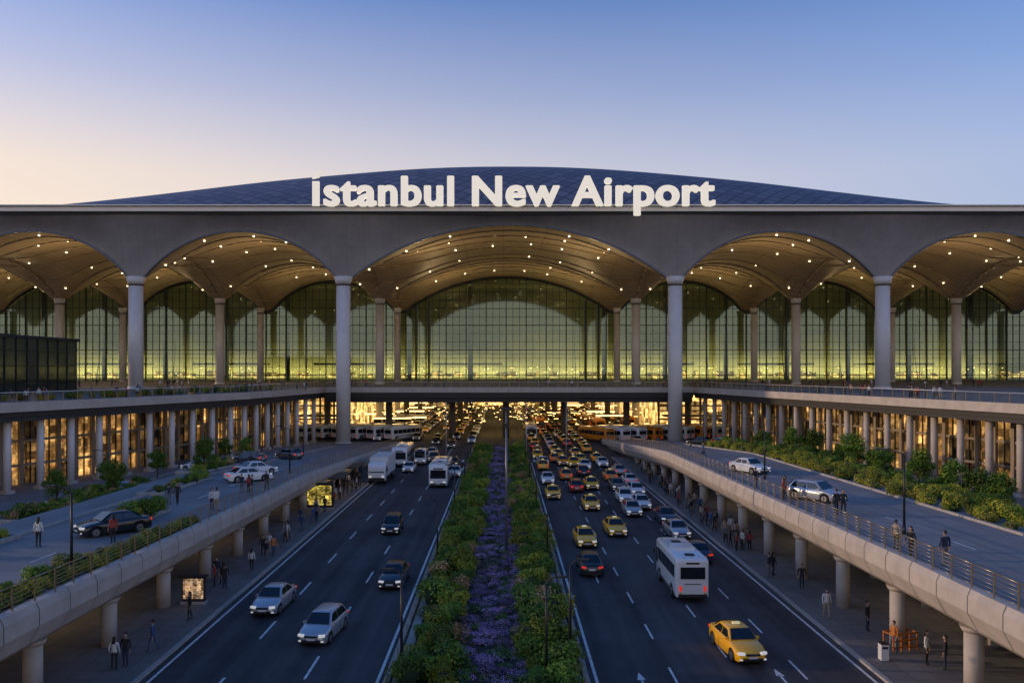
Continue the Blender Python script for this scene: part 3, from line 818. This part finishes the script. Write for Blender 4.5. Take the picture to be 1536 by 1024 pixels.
for lane in(6.2,9.4,12.6,15.8,19.5,24,28,33):
    y=124+RV.uniform(0,8)
    while y<335:
        if RV.random()<.82 and not(y<166 and lane>17):
            q=RV.random(); k='taxi' if q<.45 else 'orange' if q<.6 else RV.choice(['white','black','silver','red','grey','whiteh','white'])
            car(k,lane+RV.uniform(-.3,.3),y,0,RV.uniform(-.05,.05),RV.choice([1,-1]))
        elif RV.random()<.5 and y>166: put(RV.choice([BUSR,BUSR,VAN,BUSB]),'bus',(lane,y,0),RV.choice([0,pi]))
        y+=RV.uniform(6.0,10.5)
for lane in(-6.8,-10.4,-14.2,-19,-23,-27,-32):
    y=172+RV.uniform(0,8)
    while y<335:
        if RV.random()<.75:
            q=RV.random(); k='taxi' if q<.4 else RV.choice(['white','black','silver','orange','grey','whiteh','white'])
            car(k,lane+RV.uniform(-.3,.3),y,0,RV.uniform(-.05,.05),-1)
        elif lane<-15: put(RV.choice([BUSB,VAN,VAN]),'bus',(lane,y,0),pi+RV.uniform(-.3,.3))
        y+=RV.uniform(6.5,13)
for i in range(9):
    put(BUSB if i%3 else BUSR,'bus',(20+i*3.6,172+i*1.0,0),.5)
    if i<6: put(BUSB,'bus',(-22-i*4,176+i*1.0,0),-.6)
def pcar(k,x,y,rz): 
    z=zpl(x,y); o=car(k,x,y,z,rz,1); o.rotation_euler=(math.atan((zpl(x,y+1)-zpl(x,y-1))/2)*cos(rz),0,rz); return o
pcar('black',-25.6,52.5,pi-.75); pcar('white',-25.5,80,-.9); pcar('white',-26.6,86,-.7); pcar('silverh',24.2,62,pi+.6); pcar('white',24.6,80,pi+.4)
for x,y,r in((-41,72,1.4),(-44,86,1.5),(-43,90,1.6),(-38,100,1.3),(-33,104,1.2),(-30,112,.9),(47,112,0),(49,100,0),(33,134,1.0),(38,140,1.1)): pcar(RV.choice(['black','grey','white','silver']),x,y,r)

# ------------------------------------------------------------------ people
SKIN=mat('skin',(.42,.26,.19),.6); HAIR=mat('hair',(.02,.014,.01),.7); SHOE=mat('shoe',(.02,.02,.02),.5); EYE_=mat('eye',(.02,.02,.02),.3); LIPS=mat('lips',(.3,.12,.1),.5)
def cloth(n,c): return mat('cloth_'+n,c,.85,var=.12,scale=12)
def skin_obj(vs,es,rs,root=0,sub=1):
    me=bpy.data.meshes.new('tmp'); me.from_pydata(vs,es,[]); o=bpy.data.objects.new('tmp',me); COL.objects.link(o)
    o.modifiers.new('s','SKIN'); sv=me.skin_vertices[0].data
    for i,r in enumerate(rs): sv[i].radius=r if isinstance(r,tuple) else (r,r)
    sv[root].use_root=True
    md=o.modifiers.new('u','SUBSURF'); md.levels=sub
    bpy.context.view_layer.update()
    dg=bpy.context.evaluated_depsgraph_get(); ev=o.evaluated_get(dg).to_mesh()
    V=[tuple(v.co) for v in ev.vertices]; F=[list(p.vertices) for p in ev.polygons]
    bpy.data.objects.remove(o); return V,F
def person(name,top,bot,walk=0.0,woman=False,bend=0.0,hair=HAIR):
    w=.17 if woman else .195
    V=[(0,0,.95),(0,0,1.10),(0,.01,1.30),(0,0,1.43),(0,.0,1.50),
       (w,0,1.40),(w+.07,-.02-bend*.0+walk*.12,1.13),(w+.09,.06-bend*.3+walk*.32,.90+bend*.15),(w+.09,.08+walk*.36,.82),
       (-w,0,1.40),(-w-.07,-.02-walk*.12,1.13),(-w-.09,.06-walk*.22,.90),(-w-.09,.08-walk*.26,.82),
       (.09,0,.90),(.10,.02-walk*.20,.50),(.10,-.02-walk*.42,.09+abs(walk)*.06),(.105,.13-walk*.42,.035),
       (-.09,0,.90),(-.10,.02+walk*.24,.50),(-.10,-.02+walk*.32,.08),(-.105,.13+walk*.32,.035)]
    E=[(0,1),(1,2),(2,3),(3,4),(3,5),(5,6),(6,7),(7,8),(3,9),(9,10),(10,11),(11,12),(0,13),(13,14),(14,15),(15,16),(0,17),(17,18),(18,19),(19,20)]
    Rr=[(.155,.11),(.13,.095) if woman else (.15,.105),(.155,.11) if woman else (.175,.115),(.10,.075),(.052,.052),.062,.046,.034,.030,.062,.046,.034,.030,(.088,.09),.06,.042,(.045,.03),(.088,.09),.06,.042,(.045,.03)]
    Vm,F=skin_obj(V,E,Rr)
    g=MB(); b=len(g.v); g.v+=Vm
    for f in F:
        c=sum((Vector(Vm[i]) for i in f),Vector())/len(f)
        arm=abs(c.x)>w+.005 and c.z>.70 
        if c.z<.085: m=SHOE
        elif arm: m=SKIN if c.z<.92 else top
        elif c.z<.94: m=bot
        elif c.z<1.45: m=top
        else: m=SKIN
        g.face([b+i for i in f],m,True)
    for sd,base in((1,V[8]),(-1,V[12])):
        bx,by,bz=base
        hv=[(bx,by,bz)];he=[];hr=[(.028,.018)]
        hv.append((bx,by+.01,bz-.06)); he.append((0,1)); hr.append((.034,.016))
        v_,f_=skin_obj(hv,he,hr,0,1); o_=len(g.v); g.v+=v_
        for f in f_: g.face([o_+i for i in f],SKIN,True)
        for i,(dy,l) in enumerate(((-.027,.060),(-.009,.075),(.009,.080),(.027,.072))):
            g.ring((bx,by+.01+dy,bz-.07),(bx-sd*.006,by+.014+dy,bz-.085-l*.5),.009,.0085,SKIN,6)
            g.ring((bx-sd*.006,by+.014+dy,bz-.085-l*.5),(bx-sd*.022,by+.018+dy,bz-.08-l),.0085,.007,SKIN,6)
        g.ring((bx,by+.035,bz-.03),(bx-sd*.01,by+.06,bz-.085),.011,.008,SKIN,6)
    def hf(q):
        r=1.0
        if q.y>.6 and abs(q.x)<.22 and -.35<q.z<.1: r+=.14*(q.y-.6)/.4
        if q.z<-.3: r*=1-.12*(-q.z-.3)
        return r
    g.sphere((0,.015,1.62),.1,SKIN,16,12,sc=(.80,.98,1.2),fn=hf)
    for sd in(-1,1):
        g.sphere((sd*.033,.102,1.635),.011,EYE_,6,4); g.sphere((sd*.083,.01,1.62),.022,SKIN,6,5,sc=(.4,1,1.4))
    g.box((0,.108,1.565),(.04,.008,.008),LIPS)
    def hh(q): return 1.0 if (q.z>.28 or (q.y<.15 and q.z>(-.9 if woman else -.35))) else .80
    g.sphere((0,.005,1.632),.108,hair,16,12,sc=(.83,.98,1.2),fn=hh)
    if woman: g.loft([[(x*.08,y_*.03-.075,z) for x,y_ in((1,1),(-1,1),(-1,-1),(1,-1))] for z in(1.6,1.50,1.38)],hair)
    return g.mesh(name)
cl={k:cloth(k,c) for k,c in dict(black=(.02,.02,.022),white=(.6,.6,.58),blue=(.04,.08,.2),navy=(.02,.03,.06),red=(.35,.05,.04),grey=(.15,.15,.15),denim=(.05,.08,.14),beige=(.35,.28,.2),orange=(.5,.18,.04),olive=(.08,.09,.05)).items()}
PM=[person('person',cl['white'],cl['beige'],.5),person('person',cl['black'],cl['navy'],0),person('person',cl['blue'],cl['denim'],.7),person('person',cl['red'],cl['black'],0,True),person('person',cl['grey'],cl['black'],.6,True),person('person',cl['navy'],cl['grey'],0),person('person',cl['orange'],cl['denim'],-.5),person('person',cl['black'],cl['black'],.3,True),person('person',cl['white'],cl['black'],0,True),person('person',cl['beige'],cl['olive'],0)]
RP=random.Random(3)
def pers(i,x,y,z,rz=None,s=1.0): return put(PM[i],'person',(x,y,z),RP.uniform(0,6.28) if rz is None else rz,s*RP.uniform(.96,1.04))
GZ=.126
for i,x,y,rz in((8,-19.9,40.9,0.2),(1,-19.55,41.4,3),(2,-19.1,43.6,1.6),(7,-19.2,49,2),(1,-19.5,56,0),(7,-20,57,1),(3,-20.4,56.5,2),(5,-20.8,58,3),(8,-19.2,61,0),(2,-19.0,80,1),(4,-18.9,81,0),(5,-19.3,82.5,3),(6,-19.6,84,2),(1,-19.2,86,1),(3,-19.0,88,1),(9,-19.5,90,1),(7,-19.4,72,1),
    (0,20.0,49.5,3.1),(1,20.9,56,2.8),(5,19.7,59.3,1),(7,20.1,59.6,5),(3,19.7,67.5,1),(8,20.3,68,2),(2,20.9,68.4,4),(1,20.2,69.5,3),(4,19.6,70.5,3),(9,20.8,71.5,3),(6,21.2,43.4,2),(1,22.6,40.9,1),(8,22.0,41.6,4),(1,21.4,47,4),(7,19.9,75.5,4),(0,20.3,77,4),(2,19.8,79,4),(3,20.6,81,4),(5,19.7,84,4),(9,19.9,85.5,1),(1,20.4,88,4),(4,20.0,91,4),(8,20.5,94,4),(7,19.9,97,4),(6,20.2,100,4),(1,20.6,104,4)):
    pers(i,x,y,GZ,rz)
for k in range(34): pers(RP.randint(0,9),RP.uniform(19.6,21.2),RP.uniform(66,118),GZ)
for k in range(26): pers(RP.randint(0,9),-RP.uniform(18.7,20.6),RP.uniform(60,118),GZ)
for i,x,y,rz in((5,22.2,40.2,.2),(7,21.3,41.8,2),(9,21.5,43.8,-1),(1,22.9,55,.3),(7,23.5,55.3,3),(3,21.7,62,1),(4,22.1,62.8,2),(1,21.6,68.5,0),(5,-27.0,64.6,0),(7,-26.4,64.8,3),(0,-22.0,61.4,1),(8,-22.5,61.8,4),(1,-22.0,70,2),(3,-22.6,71,1),(5,-23.4,71.5,4),(7,-21.6,73,4),(3,-24.0,49.2,1),(8,-27.9,48,0),(1,-30,95,0),(2,24,96,1),(1,27,108,2)):
    pers(i,x,y,zpl(x,y)+.01,rz)
for i in range(70):
    x=RP.uniform(-110,110); pers(RP.randint(0,9),x,RP.uniform(167,190),11.5)
for i in range(40):
    y=RP.uniform(75,150); e=-(56-.35*(y-89)); pers(RP.randint(0,9),e-RP.uniform(1,6),y,11.5)
for i in range(20):
    y=RP.uniform(100,150); e=interp([(87,56.8),(137,45),(166,39.5)],y); pers(RP.randint(0,9),e+RP.uniform(1,6),y,11.5)

# ------------------------------------------------------------------ street furniture
LENS=mat('lamp_lens',(.7,.7,.65),.3)
def lamp(h,arm=1.2,bend=1):
    g=MB(); g.ring((0,0,0),(0,0,.5),.13,.10,POLE,10); g.ring((0,0,.5),(0,0,h),.08,.055,POLE,10)
    pts=[(arm*t*bend,0,h+.35*sin(t*pi/2)) for t in(0,.25,.5,.75,1)]
    g.tube(pts,.035,POLE,6); g.box((bend*(arm+.2),0,h+.33),(.6,.2,.08),POLE); g.box((bend*(arm+.2),0,h+.285),(.4,.14,.012),LENS)
    return g.mesh('street_lamp')
LA=lamp(4.9,.5,1); LB=lamp(4.9,.5,-1); LC=lamp(4.8,1.2,-1); LDm=lamp(4.2,.9,-1)
for i,y in enumerate((40.5,62.5,84.5,106.5,127)):
    put(LB,'street_lamp',(-5.15,y,.15)); put(LA,'street_lamp',(3.55,y+2,.15))
put(LA,'street_lamp',(2.1,39.0,.15))
put(LC,'street_lamp',(24.3,48.5,zpl(24.3,48.5))); put(LDm,'street_lamp',(-22.4,41.5,zpl(-22.4,41.5)))
for x,y in((24.5,75),(25,100),(-23.5,88),(-40,60),(-42,85),(-30,120),(38,122),(30,128)): put(LC,'street_lamp',(x,y,zpl(x,y)))
g=MB(); g.ring((0,0,0),(0,0,12),.12,.07,mat('mast_grey',(.2,.2,.21),.4,metal=.5),12); g.box((0,0,12),(.9,.3,.25),POLE); g.box((0,0,10.6),(.4,.3,.4),POLE); g.obj('camera_mast',None,(.25,67,.15))
for dx in(-7,7,14): 
    g=MB(); g.ring((0,0,0),(0,0,9.5),.06,.04,CORN,8); g.sphere((0,0,9.55),.1,CORN,8,6); g.ring((0,0,0),(0,0,.3),.2,.15,CONC,10); g.obj('flagpole',None,(dx-3,140,0))
def kiosk(x,y,mt,w=2.4,h=2.6):
    g=MB(); g.box((0,0,h/2+.15),(w,.28,h),DARK); g.box((0,-.15,h/2+.2),(w*.88,.02,h*.82),mt); g.box((0,.15,h/2+.2),(w*.88,.02,h*.82),mt); g.box((0,0,h+.2),(w+.3,.5,.12),POLE); g.box((0,0,.08),(w+.1,.5,.16),CONC)
    g.obj('advertising_panel',None,(x,y,GZ))
ADV=shopmat('advert_screen',(1,.7,.45),.4,sx=.25,sz=.3,pw_=1.5); ADG=shopmat('advert_screen_b',(.9,.75,.15),.8,sx=.6,sz=.5)
kiosk(-20.3,52.5,ADV,1.5,1.6); kiosk(-20.2,88,ADG,3.0,2.6)
def shelter(x,y):
    g=MB()
    for dx in(-1.0,1.0):
        for dy in(-2.5,0,2.5): g.box((dx*.9,dy,1.25),(.08,.08,2.5),POLE)
    g.box((0,0,2.58),(2.4,6,.14),POLE); g.box((.0,0,2.48),(.3,5,.05),LAMPG); g.box((-.9,0,1.3),(.03,4.9,1.8),DGLASS); g.box((-.5,0,.45),(.4,4,.06),STEEL)
    for dy in(-1.6,1.6): g.box((-.5,dy,.22),(.3,.06,.44),STEEL)
    g.obj('bus_shelter',None,(x,y,GZ))
shelter(-20.1,96); shelter(-20.1,106)
g=MB()
OB=mat('barrier_orange',(.5,.14,.02),.5)
for z in(.25,.6,.95): g.box((0,0,z),(1.6,.05,.09),OB)
for x in(-.8,-.25,.3,.8): g.box((x,0,.5),(.06,.06,1.0),OB)
g.box((0,.7,.95),(1.6,.05,.09),OB); g.box((-.8,.35,.95),(.05,.7,.06),OB); g.box((.8,.35,.95),(.05,.7,.06),OB); g.box((-.8,.7,.5),(.06,.06,1),OB); g.box((.8,.7,.5),(.06,.06,1),OB)
g.obj('pedestrian_barrier',None,(21.9,43.6,GZ),.3)
g=MB(); g.box((0,0,.45),(.4,.4,.85),WHT); g.box((0,0,.9),(.45,.45,.06),POLE); g.box((0,-.205,.7),(.3,.02,.12),TRIM); g.obj('litter_bin',None,(20.1,42.3,GZ))

# ------------------------------------------------------------------ lights
def area(name,loc,rot,sx,sy,e,col):
    l=bpy.data.lights.new(name,'AREA'); l.shape='RECTANGLE'; l.size=sx; l.size_y=sy; l.energy=e; l.color=col
    o=bpy.data.objects.new(name,l); COL.objects.link(o); o.location=loc; o.rotation_euler=rot; return o
WARM=(1,.68,.32)
for a,b in zip(cols[1:-2],cols[2:-1]):
    c=(a+b)/2; w=b-a
    for Y in(178,228):  # added unseen lamps without fixtures, brighten the canopy ceiling
        if w>60:
            for dx in(-17,17): area('canopy_fill',(c+dx,Y,29),(pi,0,0),1.5,1.5,1500,WARM)
        else: area('canopy_fill',(c,Y,29),(pi,0,0),1.5,1.5,1500,WARM)
for x in(-150,-90,-30,30,90,150):
    area('hall_wall_fill',(x,288.6,12.4),(radians(180-14),0,0),58,1.0,9000,(1,.74,.32))  # added unseen lamps, grade the hall wall from bright foot to dark top
for x in(-24,0,24):
    for y in(195,240,290): area('arrivals_ceiling_light',(x,y,9.6),(0,0,0),16,20,900,(1,.68,.28))
for x in(-80,-55,55,80): area('arrivals_ceiling_light',(x,182,9.6),(0,0,0),18,8,500,(1,.68,.3))
for s in(-1,1):
    for y in(32,50,70,90): area('viaduct_soffit_light',(s*27,y,zedge(s,y)-1.2),(0,0,0),.6,8,40,(1,.72,.4))
SE,SR=8.0,-84
sun=bpy.data.lights.new('sun','SUN'); sun.energy=2.0; sun.angle=radians(.8); sun.color=(1,.68,.42)
so=bpy.data.objects.new('sun',sun); COL.objects.link(so)
az=radians(SR); el=radians(SE+2)
dv=Vector((sin(az)*cos(el),cos(az)*cos(el),sin(el)))
so.rotation_euler=dv.to_track_quat('Z','Y').to_euler()
# sky: Nishita atmosphere with a procedural low haze layer (warm towards the sun, lilac away, warm colour added behind the camera to light front faces)
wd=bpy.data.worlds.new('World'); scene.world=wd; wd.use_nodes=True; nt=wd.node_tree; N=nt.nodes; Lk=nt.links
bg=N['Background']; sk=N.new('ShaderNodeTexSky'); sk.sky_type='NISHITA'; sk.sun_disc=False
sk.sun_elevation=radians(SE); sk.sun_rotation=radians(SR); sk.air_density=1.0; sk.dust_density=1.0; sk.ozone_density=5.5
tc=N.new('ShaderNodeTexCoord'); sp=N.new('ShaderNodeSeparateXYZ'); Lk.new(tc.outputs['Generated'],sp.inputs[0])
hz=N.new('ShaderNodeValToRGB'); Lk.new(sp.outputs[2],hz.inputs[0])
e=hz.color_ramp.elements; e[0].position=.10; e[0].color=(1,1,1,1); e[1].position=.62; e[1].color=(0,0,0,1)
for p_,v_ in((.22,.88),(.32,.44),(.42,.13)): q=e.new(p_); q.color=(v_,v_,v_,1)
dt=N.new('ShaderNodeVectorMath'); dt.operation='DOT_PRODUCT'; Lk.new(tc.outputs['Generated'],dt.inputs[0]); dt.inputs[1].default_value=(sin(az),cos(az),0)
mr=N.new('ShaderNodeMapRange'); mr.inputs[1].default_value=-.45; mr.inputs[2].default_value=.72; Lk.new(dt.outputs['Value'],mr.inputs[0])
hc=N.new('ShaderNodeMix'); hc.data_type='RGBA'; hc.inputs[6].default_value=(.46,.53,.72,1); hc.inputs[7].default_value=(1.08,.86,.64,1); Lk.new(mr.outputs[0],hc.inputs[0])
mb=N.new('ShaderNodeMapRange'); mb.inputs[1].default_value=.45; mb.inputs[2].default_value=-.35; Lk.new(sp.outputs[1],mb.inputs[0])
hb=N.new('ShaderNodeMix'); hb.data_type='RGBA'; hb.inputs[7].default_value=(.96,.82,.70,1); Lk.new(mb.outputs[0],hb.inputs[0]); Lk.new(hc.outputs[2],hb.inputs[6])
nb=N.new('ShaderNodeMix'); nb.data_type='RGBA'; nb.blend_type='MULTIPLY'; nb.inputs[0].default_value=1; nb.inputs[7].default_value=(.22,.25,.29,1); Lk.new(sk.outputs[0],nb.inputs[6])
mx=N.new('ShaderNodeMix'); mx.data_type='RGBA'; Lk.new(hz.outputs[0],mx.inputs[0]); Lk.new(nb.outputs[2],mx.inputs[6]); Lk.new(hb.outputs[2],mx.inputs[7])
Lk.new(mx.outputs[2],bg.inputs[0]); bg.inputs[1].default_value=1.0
# ------------------------------------------------------------------ camera
cd=bpy.data.cameras.new('camera'); cd.sensor_width=36; cd.lens=36*1200/1536; cd.shift_x=13/1536; cd.shift_y=41/1536; cd.clip_end=8000; cd.clip_start=.5
co=bpy.data.objects.new('camera',cd); COL.objects.link(co); co.location=(0,0,EYE); co.rotation_euler=(radians(90),0,0); scene.camera=co
scene.view_settings.view_transform='Standard'; scene.view_settings.look='None'; scene.view_settings.exposure=0
